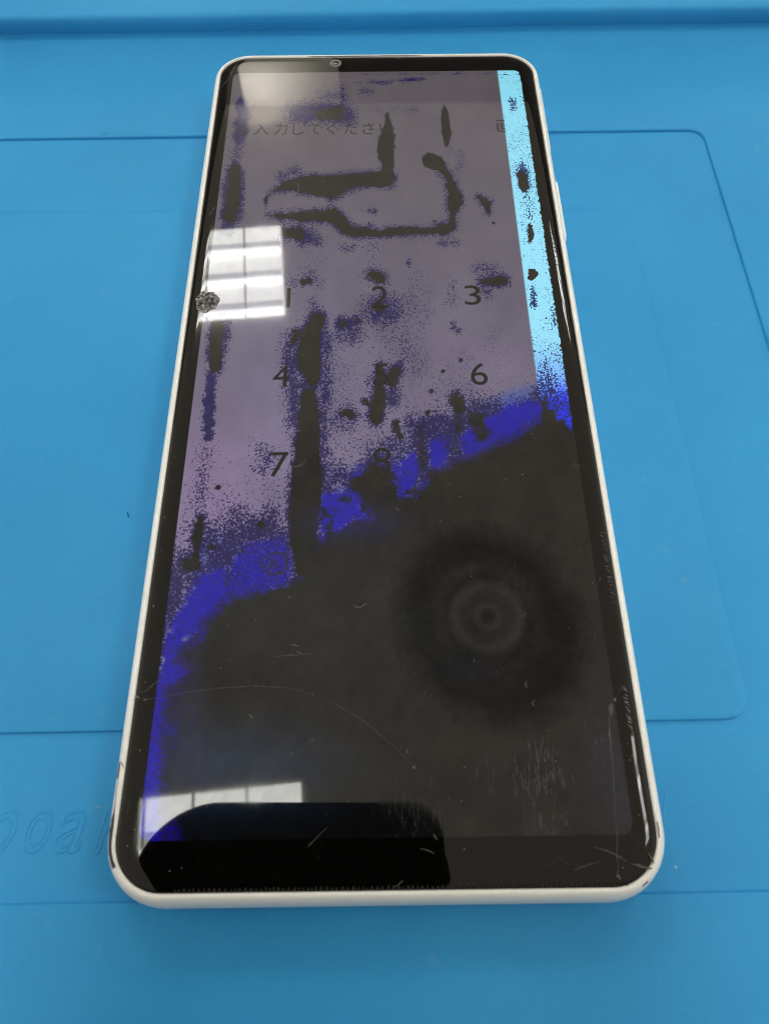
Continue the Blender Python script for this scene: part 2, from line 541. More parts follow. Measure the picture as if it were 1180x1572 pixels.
# over 5
dark([(584, 566, 4), (582, 590, 8), (582, 620, 10), (577, 640, 9)], 3, 13, 0.8)
dark([(607, 570, 6), (600, 588, 5)], 7, 12, 0.9)
indigo(stroke_d([(612, 560, 8), (604, 590, 10), (600, 615, 12)]), 10, 0.85)
indigo(stroke_d([(565, 582, 5), (566, 596, 4)]), 6, 0.75)
dark([(560, 616, 4), (566, 620, 3)], 5, 8, 0.8)
dark([(530, 635, 6), (538, 637, 5)], 5, 16, 0.75)
indigo(stroke_d([(512, 648, 14), (530, 655, 14)]), 14, 0.6)
dark([(700, 612, 8), (704, 628, 7)], 8, 10, 0.85)
dark([(733, 645, 11), (738, 668, 12)], 12, 12, 0.9, 2.4, 0.95)
dark([(702, 628, 5), (706, 690, 6)], 10, 10, 0.8, 2, 0.7)
dark([(645, 660, 8), (650, 720, 6)], 10, 10, 0.8, 2, 0.62)
indigo(stroke_d([(632, 652, 14), (700, 662, 14)]), 14, 0.82)
dark([(608, 650, 4), (612, 668, 4)], 5, 8, 0.8)
# around 7
indigo(stroke_d([(400, 690, 10), (412, 705, 14), (398, 722, 9)]), 14, 0.6)
indigo(stroke_d([(388, 722, 4), (405, 722, 5)]), 6, 0.75)
dark([(402, 805, 6)], 5, 6, 0.8)
dark([(326, 840, 4)], 4, 5, 0.5)
dark([(372, 845, 6)], 9, 12, 0.5, 1, 0.7)

# -- the large dark area
DARKP = [(890, 645), (868, 652), (832, 648), (775, 680), (735, 700), (702, 712), (660, 735), (640, 765), (606, 770), (597, 720), (570, 722), (545, 735), (556, 770), (575, 800),
         (540, 810), (500, 828), (486, 850), (470, 893), (430, 908), (395, 915), (350, 935), (330, 955), (300, 985), (278, 1000), (285, 1018), (300, 1028),
         (268, 1052), (262, 1100), (262, 1160), (258, 1215), (300, 1400), (1100, 1400), (1000, 640)]
dd = poly_d(DARKP)
FINE = vnoise(PXx, PXy, 7, 5) * 5 + vnoise(PXx, PXy, 3.2, 6) * 3.5
R_ = np.clip((PXx - 700) / 50, 0, 1); L_ = np.clip((480 - PXx) / 60, 0, 1)
edge_soft = 14 + R_ * 13 + L_ * 14
SOFT = 0.16 + (1.1 * R_ * (PXx < 905) * (PXy > 600) + 1.25 * L_ * np.clip((PXy - 890) / 30, 0, 1)) * np.clip(1 - np.abs(dd) / 90, 0, 1) + 0.12 * (1 - R_) * (1 - L_)
np.maximum(KB, np.clip(0.5 - (dd + WOBL * (0.75 - 0.45 * R_) + FINE * (1 - 0.6 * R_)) / (2 * edge_soft), 0, 1) * 1.25, out=KB)
# speckle that thickens towards the leak
BLUE = [[(694, 690), (700, 662), (738, 635), (790, 615), (842, 604), (868, 604), (890, 660), (830, 662), (770, 690), (715, 712)],
        [(594, 712), (640, 680), (652, 720), (634, 765), (606, 775), (602, 730)],
        [(648, 668), (690, 668), (692, 700), (678, 728), (652, 718)],
        [(484, 748), (520, 752), (555, 738), (562, 775), (566, 802), (530, 815), (500, 832), (482, 830)],
        [(332, 862), (350, 868), (356, 925), (350, 948), (312, 966), (284, 1004), (275, 1016), (310, 1030), (262, 1062), (258, 1130), (254, 1200), (252, 1300),
         (190, 1300), (250, 960), (292, 890)]]
db = np.minimum.reduce([poly_d(b) for b in BLUE])
dm = poly_d([(345, 868), (372, 828), (440, 815), (456, 860), (450, 902), (400, 920), (345, 930)])
reg = np.minimum(np.minimum(dd, db), dm)
near = np.clip(1 - np.maximum(reg, 0) / 60, 0, 1)
wide = np.clip(1 - np.maximum(reg, 0) / 190, 0, 1)
patch = 0.75 + 0.55 * vnoise(PXx, PXy, 26, 9) + 0.35 * vnoise(PXx, PXy, 60, 12)
bgsp = (0.70 * near ** 1.15 + 0.34 * wide ** 1.15) * np.clip(patch, 0.12, 1.6)
lefty = np.clip((430 - PXx) / 120, 0, 1)
bgsp *= 1 - 0.5 * lefty * np.clip((700 - PXy) / 60, 0, 1)
bgsp = bgsp + 0.16 * np.clip((420 - PXx) / 60, 0, 1) * np.clip((PXy - 690) / 90, 0, 1) * np.clip(patch, 0.2, 1.5)
bgsp *= 1 - 0.8 * np.clip((PXx - 690) / 60, 0, 1) * np.clip((db - 3) / 24, 0, 1)
KI = np.maximum(KI, np.clip(bgsp, 0, 0.80))
KN = 0.24 * np.clip((PXy - 330) / 120, 0, 1) * np.clip((PXx - 430) / 60, 0, 1) * np.clip((830 - PXx) / 160, 0, 1) * np.clip(0.6 + 1.2 * vnoise(PXx, PXy, 40, 21), 0, 1.5)
KN = np.maximum(KN, KI * 0.55) * (gx < STX) * (db > 0)
KI = np.where(dm < 0, KI * np.clip(1 + dm / 22, 0.25, 1), KI)
KI = np.where(db < 0, np.maximum(KI * np.clip(1 + (db + 3) / 16, 0.3, 1), 0.10 * np.clip(-db / 10, 0, 1)), KI)
el_ = gx + DX
KD = np.clip(0.5 - (db + WOBL * 0.8 * (1 - 0.7 * R_) + FINE * 1.3 * (1 - R_)) / (2 * np.where(PXx > 690, 14, 11)), 0, 1)
KD = np.maximum(KD, ((PXy > 975) & (dd > -20)) * np.clip((PXy - 975) / 30, 0, 1) * np.clip((el_ - 0.5) / 0.8, 0, 1))
KD = np.maximum(KD, 0.88 * np.clip(0.5 - (dm + WOBL * 0.4) / 30, 0, 1))
KD = np.maximum(KD, np.clip(1.25 - (dd + FINE) / 20, 0, 1) * (PXy > 600))
KL = np.clip(1 - np.abs(poly_d([(302, 880), (312, 850), (330, 830), (352, 842), (350, 868), (320, 885)])) / 26, 0, 1) * 0.8
# pale blue sliver down the left edge, light blue fringe of the right-hand band
el = gx + DX
KL = np.maximum(KL, np.clip(1 - el / (0.35 + 1.6 * np.clip((1010 - PXy) / 110, 0, 1)), 0, 1) * np.clip((PXy - 885) / 40, 0, 1) * 0.95)
KL = np.maximum(KL, np.clip(1 - np.abs(poly_d([(735, 640), (790, 612), (842, 598), (842, 596), (790, 606), (735, 632)])) / 16, 0, 1) * 0.75 * (PXx > 740))
KL = np.maximum(KL, 0.30 * np.clip(1 - np.maximum(db, 0) / 40, 0, 1) * (PXx < 720))
# black mottling through the blue drips of the middle
mot = np.clip(0.27 + 0.9 * vnoise(PXx, PXy, 13, 91) + 0.5 * vnoise(PXx, PXy, 6, 92), 0, 0.85) * (PXx > 480) * np.clip((705 - PXx) / 30, 0, 1) * np.clip(1 - db / 8, 0, 1) * np.clip(0.35 + (PXy - 700) / 140, 0, 1)
KB = np.maximum(KB, mot)
# -- bright strip on the right
strip = np.clip((gx - STX) / 0.05, 0, 1)
ins = gx > STX - 0.2
ks = 0.11 + 0.14 * np.clip((PXy - 170) / 60, 0, 1) * (1 - np.clip((PXy - 330) / 60, 0, 1)) + 0.05 * np.clip((PXy - 420) / 80, 0, 1)
ks = ks + 0.46 * np.clip((PXy - 490) / 130, 0, 1) ** 1.3
ks *= 0.7 + 0.6 * vnoise(PXx, PXy, 12, 31)
KI = np.where(ins, np.clip(ks, 0, 0.9), KI)
KBs = np.zeros(PXx.shape)
ex = DX - gx
for (pts, sf, m_) in (([(800, 268, 4), (802, 285, 7)], 3, 1.2), ([(812, 345, 2), (815, 358, 4), (812, 370, 3)], 3, 1), ([(815, 415, 5), (817, 424, 6)], 1.3, 1.25)):
    KBs = np.maximum(KBs, np.clip(0.5 - (stroke_d(pts) + WOB) / (2 * sf), 0, 1) * m_)
for (pts, sf, m_) in (([(786, 156, 5), (787, 168, 4)], 5, .75), ([(800, 255, 7), (805, 285, 9)], 7, .95), ([(808, 300, 6), (812, 330, 7)], 8, .5), ([(818, 440, 3), (820, 470, 4)], 5, .9),
                      ([(814, 352, 6)], 6, .7), ([(836, 560, 8), (846, 600, 12)], 14, .8), ([(830, 575, 5), (836, 620, 10)], 10, .85), ([(846, 470, 2), (852, 500, 3)], 5, .6)):
    KI = np.where(ins, np.maximum(KI, np.clip(0.5 - (stroke_d(pts) + WOB) / (2 * sf), 0, 1) * m_), KI)
# dotted line just inside the strip's outer edge and under its top edge, jagged outer edge
line = np.clip(1 - np.abs(ex - 0.72) / 0.2, 0, 1) * (PXy < 560)
KI = np.where(ins, np.maximum(KI, line * (0.5 + 0.4 * vnoise(PXx, PXy, 16, 41))), KI)
KI = np.where(ins, np.maximum(KI, np.clip(1 - np.abs(gy - (DY - 1.35)) / 0.3, 0, 1) * (0.55 + 0.4 * vnoise(PXx, PXy, 7, 42))), KI)
jag = np.clip((0.16 + 0.22 * vnoise(gy * 9, gy * 0, 3, 51) - ex) / 0.1, 0, 1)
KBs = np.maximum(KBs, jag * 1.2)
sdark = stroke_d([(838, 640, 2), (850, 628, 14), (838, 665, 22), (900, 720, 40)])
endk = np.clip((PXy - (654 + (PXx - 870) * 0.75)) / 34 + 0.5 + WOB / 7 + FINE / 16, 0, 1)
KBs = np.maximum(KBs, endk * 1.25)
KBs = np.maximum(KBs, np.clip(0.34 + 0.5 * vnoise(PXx, PXy, 9, 95) + 0.3 * vnoise(PXx, PXy, 4, 96), 0, 0.8) * np.clip((PXy - 565) / 50, 0, 1) * np.clip(1.25 - (PXx - 826) / 34, 0, 1))
KB = np.where(ins, KBs, KB)
KD = np.where(ins, np.clip((PXy - 560) / 60, 0, 1), KD)
KL = np.where(ins, 0, KL)

# colour of the lit panel, and the faint tints of the dead area, painted haze included
t = np.clip((PXy - 110) / 700, 0, 1)[:, None]
c0, c1, c2 = lin((88, 82, 87)), lin((100, 93, 109)), lin((124, 112, 142))
base = np.where(t < 0.5, c0 + (c1 - c0) * t * 2, c1 + (c2 - c1) * (t * 2 - 1))
base = base * (1 + 0.10 * vnoise(PXx, PXy, 70, 61) + 0.05 * vnoise(PXx, PXy, 21, 62))[:, None]
warm = np.exp(-((PXx - 330) ** 2 / 60 ** 2 + (PXy - 740) ** 2 / 90 ** 2))[:, None]
base = base * (1 + warm * np.array([0.10, -0.04, 0.04]))
cool = np.exp(-((PXx - 440) ** 2 / 110 ** 2 + (PXy - 540) ** 2 / 160 ** 2))[:, None]
base = base * (1 + cool * np.array([0.02, 0.06, 0.10]))
st_top, st_mid = lin((138, 218, 240)), lin((150, 226, 252))
stc = st_top + (st_mid - st_top) * np.clip((PXy - 110) / 250, 0, 1)[:, None]
stc = stc + (lin((120, 180, 255)) - stc) * np.clip((PXy - 520) / 60, 0, 1)[:, None]
base = np.where(ins[:, None], stc, base)

dead = np.full((len(gx), 3), 0.0) + lin((7, 7, 6))
# pressure rings left in the panel
rc = hit(748, 946)
rad = np.hypot(gx - rc[0], gy - rc[1]); ang = np.arctan2(gy - rc[1], gx - rc[0])
g = lambda r, w: np.exp(-((rad - r) / w) ** 2)
rw = rad * (1 + 0.05 * np.sin(ang * 2 + .6)) + 0.35 * vnoise(gx * 10 + 400, gy * 10 + 400, 22, 72)
outer = np.clip((rw - 10.0 - 1.3 * np.clip(-np.sin(ang - .35), 0, 1)) / 4.2, 0, 1)
mid = np.exp(-((rw - 6.9) / 1.3) ** 2) * (0.25 + 0.75 * np.clip(np.cos(ang - 2.5), 0, 1) + 0.45 * np.clip(np.cos(ang - .7), 0, 1))
ringv = 1.25 * g(4.35, 0.85) + 0.45 * g(2.9, 0.9) + 0.95 * g(1.5, 0.65) + 1.25 * outer + 0.55 * mid
ringv += 0.18 * vnoise(gx * 10 + 400, gy * 10 + 400, 6, 73) * (rad < 15) + 0.12 * vnoise(gx * 10 + 400 + gy * 8, gy * 3 + 400 - gx * 4, 3.5, 74) * (rad > 5) * (rad < 15)
ringv = np.clip(ringv, 0.0, 1.3)
GLOSS = (0.40 + 0.64 * np.clip(ringv / 1.25, 0, 1.1)) * (1 + 0.10 * vnoise(PXx, PXy, 55, 75) + 0.07 * vnoise(PXx, PXy, 18, 76) + 0.06 * vnoise(PXx + PXy * .3, PXy * .4, 5, 77))
coolr = (np.exp(-((rad - 8) / 4) ** 2) * np.clip(-np.sin(ang + 0.3), 0, 1))[:, None]
dead = dead + coolr * lin((6, 7, 12))
haze = np.exp(-((PXx - 350) / 150) ** 2 - ((PXy - 1175) / 62) ** 2)[:, None]
dead = dead + haze * (lin((20, 34, 52)))  # soft bluish reflection haze on the glass, painted into the emission
dead = dead + np.exp(-((PXx - 470) / 190) ** 2 - ((PXy - 950) / 100) ** 2)[:, None] * lin((14, 17, 19))
dead = dead + np.exp(-((PXx - 950 - (PXy - 1200) * .13) / 40) ** 2 - ((PXy - 1200) / 110) ** 2)[:, None] * lin((20, 20, 32))
dead = dead + np.exp(-((PXx - 290) / 26) ** 2 - ((PXy - 1090) / 120) ** 2)[:, None] * lin((16, 16, 40))
dead = dead + np.exp(-((PXx - 540) / 60) ** 2 - ((PXy - 800) / 26) ** 2)[:, None] * lin((10, 10, 60))
dead *= (1 + 0.16 * vnoise(PXx, PXy, 9, 81) + 0.10 * vnoise(PXx, PXy, 3, 82))[:, None]
# in the light strip, and in leaks under the lit panel, the dark is a little olive
leakd = np.clip((700 - PXy) / 100, 0, 1)[:, None] * (dd > 0)[:, None]
dead = dead * (1 - leakd) + leakd * lin((28, 27, 22))

# fingerprint grease: two patches of ridges
def smear_patch(cx, cy, rx, ry, k):
    return k * np.clip(1.3 - np.hypot((PXx - cx) / rx, (PXy - cy) / ry) + 0.3 * vnoise(PXx, PXy, 14, 90), 0, 1)
SM = np.maximum.reduce([smear_patch(825, 1190, 48, 62, 1.0), smear_patch(745, 1200, 26, 40, 0.45), smear_patch(835, 1262, 36, 34, 0.6), smear_patch(640, 1255, 60, 60, 0.45),
                        smear_patch(790, 900, 40, 60, 0.16), smear_patch(540, 990, 50, 28, 0.14), smear_patch(450, 230, 70, 60, 0.07), smear_patch(920, 1150, 40, 90, 0.22), smear_patch(410, 130, 60, 40, 0.05)])


def attr(me, name, arr):
    a = me.attributes.new(name, 'FLOAT', 'POINT'); a.data.foreach_set("value", arr.astype(np.float32))


def cattr(me, name, arr):
    a = me.attributes.new(name, 'FLOAT_COLOR', 'POINT')
    a.data.foreach_set("color", np.concatenate([np.clip(arr, 0, None), np.ones((len(arr), 1))], 1).astype(np.float32).ravel())


for nme, arr in (("kb", KB), ("ki", KI), ("kd", KD), ("kl", KL), ("strip", strip), ("smear", SM), ("gloss", GLOSS), ("soft", SOFT), ("kn", KN)): attr(dme, nme, arr)
cattr(dme, "lit", base); cattr(dme, "dead", dead)

m, nt, p = glass_mat("display_glass", (0.001, 0.001, 0.001))
def A(name, out="Fac"):
    n = nd(nt, "ShaderNodeAttribute"); n.attribute_name = name; return n.outputs[out]
sp1 = noise(nt, 3000, 0.8, 0.5); spf = noise(nt, 5000, 1.0, 0.5); sp2 = noise(nt, 2300, 2.5, 0.72); sp3 = noise(nt, 5200, 1)
u1 = ramp(nt, sp1, 0.27, 0.73); u2 = ramp(nt, sp2, 0.28, 0.72)
uf = ramp(nt, spf, 0.30, 0.70)
uni = ramp(nt, math_n(nt, 'ADD', math_n(nt, 'MULTIPLY', u1, 0.80), math_n(nt, 'MULTIPLY', uf, 0.20)), 0.12, 0.88)
unf = ramp(nt, math_n(nt, 'ADD', math_n(nt, 'MULTIPLY', uf, 0.75), math_n(nt, 'MULTIPLY', u2, 0.25)), 0.13, 0.87)
def thresh(k, u, w):
    """1 where the density k (0..1) beats the noise u; w is the width of the edge"""
    if isinstance(w, float):
        return math_n(nt, 'MULTIPLY', math_n(nt, 'SUBTRACT', math_n(nt, 'MULTIPLY', k, 1 + w), u), 1.0 / w, clamp=True)
    kk = math_n(nt, 'MULTIPLY', k, math_n(nt, 'ADD', w, 1.0))
    return math_n(nt, 'DIVIDE', math_n(nt, 'SUBTRACT', kk, u), w, clamp=True)
fI = thresh(A("ki"), uni, 0.10); fN = thresh(A("kn"), unf, 0.14)
fB = thresh(A("kb"), u2, A("soft"))
st = A("strip")
ind = mix_c(nt, st, tuple(lin((32, 24, 92))), tuple(lin((22, 40, 120))))
ind = mix_c(nt, ramp(nt, sp2, 0.35, 0.65), ind, mix_c(nt, st, tuple(lin((18, 13, 56))), tuple(lin((12, 30, 70)))))
deep = mix_c(nt, st, tuple(lin((17, 7, 158))), tuple(lin((38, 45, 255))))
deep = mix_c(nt, math_n(nt, 'MULTIPLY', ramp(nt, sp2, 0.4, 0.75), 0.5), deep, tuple(lin((12, 6, 98))))
grain = math_n(nt, 'MULTIPLY_ADD', sp3, 0.5, 0.75)
c = mix_c(nt, 1.0, A("lit", "Color"), grain, 'MULTIPLY')
c = mix_c(nt, A("kl"), c, tuple(lin((62, 88, 158))))
c = mix_c(nt, math_n(nt, 'MULTIPLY', thresh(A("kd"), uni, 1.0), 1.0), c, deep)
c = mix_c(nt, math_n(nt, 'MULTIPLY', fN, 0.85), c, ind)
c = mix_c(nt, fI, c, ind)
c = mix_c(nt, fB, c, mix_c(nt, 1.0, A("dead", "Color"), grain, 'MULTIPLY'))
nt.links.new(c, p.inputs["Emission Color"]); p.inputs["Emission Strength"].default_value = 0.66
ridge = noise(nt, 1000, 3, 0.7, stretch=(3.4, 0.55, 1))
rg = math_n(nt, 'POWER', ramp(nt, ridge, 0.50, 0.78), 1.3)
fine = ramp(nt, noise(nt, 4200, 2), 0.45, 0.7)
sm = math_n(nt, 'MULTIPLY', A("smear"), math_n(nt, 'MULTIPLY', rg, math_n(nt, 'MULTIPLY_ADD', fine, 0.7, 0.4)))
nt.links.new(mix_c(nt, sm, (0.001, 0.001, 0.001), (0.20, 0.215, 0.255)), p.inputs["Base Color"])
# grease dulls and uneven-s the gloss a little
gr = noise(nt, 160, 4, 0.65)
nt.links.new(math_n(nt, 'MULTIPLY_ADD', A("smear"), 0.12, math_n(nt, 'MULTIPLY_ADD', ramp(nt, gr, 0.4, 0.8), 0.03, 0.015)), p.inputs["Roughness"])
nt.links.new(math_n(nt, 'MULTIPLY', A("gloss"), math_n(nt, 'MULTIPLY_ADD', gr, 0.25, 0.375)), p.inputs["Specular IOR Level"])
display = link("display", dme, m, ph, False)

# characters lit up as dark print on the panel
m, nt, p = glass_mat("display_character", (0.001, 0.001, 0.001))
f = noise(nt, 2500, 2)
nt.links.new(mix_c(nt, f, tuple(lin((9, 9, 8))), tuple(lin((15, 14, 14)))), p.inputs["Emission Color"]); p.inputs["Emission Strength"].default_value = 1
CHAR = m
m, nt, p = glass_mat("display_caption", (0.001, 0.001, 0.001))
f = noise(nt, 3500, 2)
nt.links.new(mix_c(nt, ramp(nt, f, 0.35, 0.65), tuple(lin((22, 20, 22))), tuple(lin((42, 38, 42)))), p.inputs["Emission Color"]); p.inputs["Emission Strength"].default_value = 1
CAPT = m
m, nt, p = glass_mat("display_icon", (0.001, 0.001, 0.001))
f = noise(nt, 3500, 2)
nt.links.new(mix_c(nt, ramp(nt, f, 0.35, 0.65), tuple(lin((17, 16, 34))), tuple(lin((34, 31, 76)))), p.inputs["Emission Color"]); p.inputs["Emission Strength"].default_value = 1
ICON = m
ZT = ZG - 0.004


def glyph(ch, u, v0, v1, mat, name, wpx=None):
    """a character whose box spans v0..v1 and is centred on column u of the photograph"""
    a, b = hit(u, v1), hit(u, v0)
    me = text_mesh(ch, 10)
    if wpx:
        l, r = hit(u - wpx / 2, (v0 + v1) / 2)[0], hit(u + wpx / 2, (v0 + v1) / 2)[0]
        fit_text(me, l, r, a[1], b[1], ZT)
    else:
        x = (a[0] + b[0]) / 2; fit_text(me, x, x, a[1], b[1], ZT, True)
    return link(name, me, mat, display, False)


for ch, u, v0, v1, w in (("1", 443, 442, 472, None), ("2", 583, 439, 473, 25), ("3", 725, 438, 468, 25), ("4", 432, 560, 594, 26), ("5", 585, 558, 592, 24),
                         ("6", 735, 557, 591, 26), ("7", 428, 694, 732, 29), ("8", 586, 687, 727, 28)):
    glyph(ch, u, v0, v1, CHAR, "digit", w)
for ch, u, v0, v1, w in (("\u3092", 371, 189, 208, 18), ("\u5165", 401, 190, 207, 24), ("\u529b", 431, 188, 207, 20), ("\u3057", 458, 189, 207, 17), ("\u3066", 483, 191, 206, 18),
                         ("\u304f", 508, 189, 207, 13), ("\u3060", 539, 188, 206, 22), ("\u3055", 565, 188, 206, 18), ("\u3044", 592, 190, 205, 19)):
    glyph(ch, u, v0, v1, CAPT, "letter", w)
o = glyph("\u753b", 777, 184, 203, CAPT, "letter", 30)
bm = bmesh.new(); bm.from_mesh(o.data)
bmesh.ops.bisect_plane(bm, geom=bm.verts[:] + bm.edges[:] + bm.faces[:], plane_co=(STX * MM, 0, 0), plane_no=(1, 0, 0), clear_outer=True)
bm.to_mesh(o.data); bm.free()


def ribbon(pts, w, mat, name, parent, z=ZT, px=True, h=0.0, wob=0.0, **props):
    """thin strip along a line of photograph points lying on the glass; w in mm"""
    P = [hit(u, v)[:2] for u, v in pts] if px else [np.array(q, float) for q in pts]
    Q = [P[0]]
    for a, b in zip(P[:-1], P[1:]):
        k = max(1, int(np.linalg.norm(b - a) / 0.35))
        for i in range(1, k + 1): Q.append(a + (b - a) * i / k)
    Q = np.array(Q)
    if len(Q) > 6:
        for _ in range(3): Q[1:-1] = (Q[:-2] + 2 * Q[1:-1] + Q[2:]) / 4
    T = np.gradient(Q, axis=0); N = np.stack([-T[:, 1], T[:, 0]], 1); N /= np.linalg.norm(N, axis=1)[:, None] + 1e-9
    V, F = [], []
    for i, q in enumerate(Q):
        e = math.sin(math.pi * (i + 0.35) / (len(Q) - 0.3)) ** 0.4
        ww = w * e * random.uniform(1 - wob, 1 + wob) / 2
        s = random.uniform(-wob, wob) * w * 0.4
        for k in (-1, 0, 1): V.append((q[0] + N[i, 0] * (ww * k + s), q[1] + N[i, 1] * (ww * k + s), z + (h if k == 0 else 0)))
    for i in range(len(Q) - 1):
        for k in (0, 1): F.append((i * 3 + k, i * 3 + k + 1, i * 3 + k + 4, i * 3 + k + 3))
    me = fix_normals(pyd(name, V, F))
    return link(name, me, mat, parent, False, **props)


# erase key: pentagon outline and a cross
o = ribbon([(398, 864), (412, 850), (438, 849), (440, 864), (438, 880), (412, 881), (398, 864)], 0.46, ICON, "erase_key", display, z=ZT)
ribbon([(412, 858), (428, 873)], 0.40, ICON, "cross_stroke", display, z=ZT + 0.002)
ribbon([(427, 857), (413, 872)], 0.40, ICON, "cross_stroke", display, z=ZT + 0.004)

# ------------------------------------------------------------------ front camera, earpiece, bottom speaker
lc = hit(515, 97)
def disc(name, r0, r1, z, mat, parent, dome=0.0, n=32):
    V, F = [], []
    R = [[(lc[0] + r * math.cos(2 * math.pi * i / n), lc[1] + r * math.sin(2 * math.pi * i / n), z + dd_) for i in range(n)]
         for r, dd_ in ((r1, 0), ((r0 + r1) / 2, dome * .75), (max(r0, 0.02), dome))]
    V, F = loft(R, cap_last=(r0 <= 0.02))
    return link(name, fix_normals(pyd(name, V, F)), mat, parent)
fc = disc("front_camera", 0.0, 0.62, ZG + 0.012, plain("lens_glass", (0.004, 0.004, 0.006), 0.08), ph, 0.05)
disc("lens_ring", 0.66, 1.22, ZG + 0.008, GREY, fc, 0.0)
lg = plain("painted_glint", (0.5, 0.5, 0.5), 0.4)
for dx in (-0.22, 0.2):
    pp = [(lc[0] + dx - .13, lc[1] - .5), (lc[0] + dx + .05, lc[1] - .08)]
    ribbon(pp, 0.2, lg, "painted_glint", fc, z=ZG + 0.075, px=False)  # highlights on the lens painted as two pale strips
ribbon([(-14.5, 76.62), (9.5, 76.62)], 0.34, CRACKD, "earpiece", ph, z=ZG - 0.03, px=False)
# speaker gauze in the slit along the bottom edge
V, F = [], []
x = -24.5
while x < 28.0:
    w = random.uniform(0.2, 0.34); hgt = random.uniform(0.25, 0.42); y0 = -76.75 + random.uniform(-.04, .04)
    b = len(V); z0, z1 = ZG - 0.35, ZG - 0.16 + random.uniform(0, .08)
    V += [(x, y0, z0), (x + w, y0, z0), (x + w, y0 + hgt, z0), (x, y0 + hgt, z0), (x + .05, y0 + .05, z1), (x + w - .05, y0 + .05, z1), (x + w - .05, y0 + hgt - .05, z1), (x + .05, y0 + hgt - .05, z1)]
    F += [(b + 4, b + 5, b + 6, b + 7), (b, b + 1, b + 5, b + 4), (b + 1, b + 2, b + 6, b + 5), (b + 2, b + 3, b + 7, b + 6), (b + 3, b, b + 4, b + 7)]
    x += w + random.uniform(0.2, 0.42)
link("speaker_mesh", pyd("speaker_mesh", V, F), MESHM, ph, False, kind="stuff")

# ------------------------------------------------------------------ damage on the glass
ZS = ZG + 0.012
def scratch(pts, w=0.12, mat=SCR, name="scratch", wob=0.5, z=ZS): return ribbon(pts, w * 0.55, mat, name, ph, z=z, wob=wob)
scratch([(196, 1076), (235, 1073), (290, 1062), (340, 1056), (390, 1053), (445, 1056), (490, 1070)], 0.10, SCRD, "crack")
scratch([(490, 1070), (520, 1084), (560, 1108), (600, 1142), (632, 1174)], 0.10, SCRD, "crack")
scratch([(215, 1063), (228, 1060), (235, 1050), (240, 1044), (246, 1045)], 0.12, SCR, "hair", 0.3)
for pts, w in (([(208, 1069), (215, 1071)], 0.5), ([(222, 1076), (226, 1072)], 0.3), ([(383, 1097), (388, 1103)], 0.22), ([(634, 1176), (637, 1179)], 0.45), ([(624, 1150), (626, 1156)], 0.18),
               ([(476, 1136), (480, 1133), (482, 1137), (479, 1140), (476, 1137)], 0.14), ([(543, 930), (552, 933), (562, 926)], 0.14), ([(445, 716), (458, 717), (466, 712), (469, 705)], 0.13),
               ([(457, 282), (459, 290), (456, 300)], 0.18), ([(449, 280), (458, 282)], 0.10), ([(535, 342), (546, 339), (553, 346)], 0.12), ([(496, 281), (498, 277)], 0.18),
               ([(448, 989), (458, 992)], 0.16), ([(455, 1000), (462, 1003)], 0.18), ([(420, 1008), (470, 1004), (486, 1000)], 0.07), ([(442, 919), (446, 914)], 0.16),
               ([(877, 713), (888, 719)], 0.16), ([(881, 711), (891, 716)], 0.12), ([(607, 780), (613, 784)], 0.14), ([(593, 741), (597, 742)], 0.12), ([(690, 741), (686, 745)], 0.12),
               ([(808, 1045), (806, 1052), (809, 1056)], 0.16), ([(820, 1075), (817, 1080), (820, 1084)], 0.16), ([(615, 1145), (616, 1149)], 0.15), ([(661, 1065), (662, 1069)], 0.15),
               ([(728, 1012), (727, 1016)], 0.14), ([(807, 940), (800, 948)], 0.12), ([(868, 1262), (870, 1268)], 0.18), ([(711, 1305), (714, 1302)], 0.2),
               ([(600, 88), (612, 90), (620, 87)], 0.18), ([(346, 206), (350, 212), (353, 206)], 0.2), ([(343, 258), (350, 260)], 0.2), ([(336, 284), (341, 284)], 0.2), ([(372, 324), (380, 328)], 0.12), ([(340, 134), (352, 120), (366, 90)], 0.12),
               ([(330, 318), (322, 330)], 0.18), ([(472, 1300), (486, 1286), (502, 1270)], 0.09), ([(645, 1303), (655, 1305), (666, 1310)], 0.15), ([(665, 1280), (671, 1290)], 0.16),
               ([(606, 1362), (618, 1352)], 0.18), ([(186, 1168), (190, 1180)], 0.16), ([(206, 1272), (210, 1276)], 0.25), ([(160 + 40, 1230), (196, 1250)], 0.10)):
    scratch(pts, w)
# cracked lower right corner
for pts, w, mt in (([(912, 1300), (925, 1304), (945, 1312), (960, 1322)], 0.22, SCRD), ([(968, 1326), (985, 1330), (1000, 1334)], 0.4, SCRD), ([(945, 1260), (947, 1290), (946, 1312)], 0.14, SCRD),
                   ([(945, 1262), (960, 1272), (972, 1284), (985, 1296)], 0.16, CRACKD), ([(944, 1346), (948, 1344), (952, 1350)], 0.30, SCR), ([(992, 1308), (1000, 1318), (1003, 1326)], 0.35, SCRD),
                   ([(940, 1150), (941, 1200), (944, 1256)], 0.16, SCRD), ([(921, 885), (916, 900)], 0.08, SCRD), ([(944, 1075), (950, 1060), (953, 1044)], 0.12, CRACKD), ([(942, 1076), (944, 1072)], 0.4, SCR),
                   ([(938, 1080), (936, 1100)], 0.7, SCRD), ([(934, 1100), (936, 1140), (938, 1170)], 0.3, SCRD), ([(880, 1336), (900, 1328), (925, 1322)], 0.14, SCRD), ([(860, 1318), (875, 1330)], 0.2, CRACKD),
                   ([(838, 1330), (850, 1322), (862, 1315)], 0.25, CRACKD), ([(866, 1250), (874, 1270)], 0.08, SCRD), ([(945, 1310), (950, 1330), (946, 1345)], 0.18, SCRD)):
    scratch(pts, w, mt, "crack", 0.7, ZS + 0.004 + random.uniform(0, 0.01))
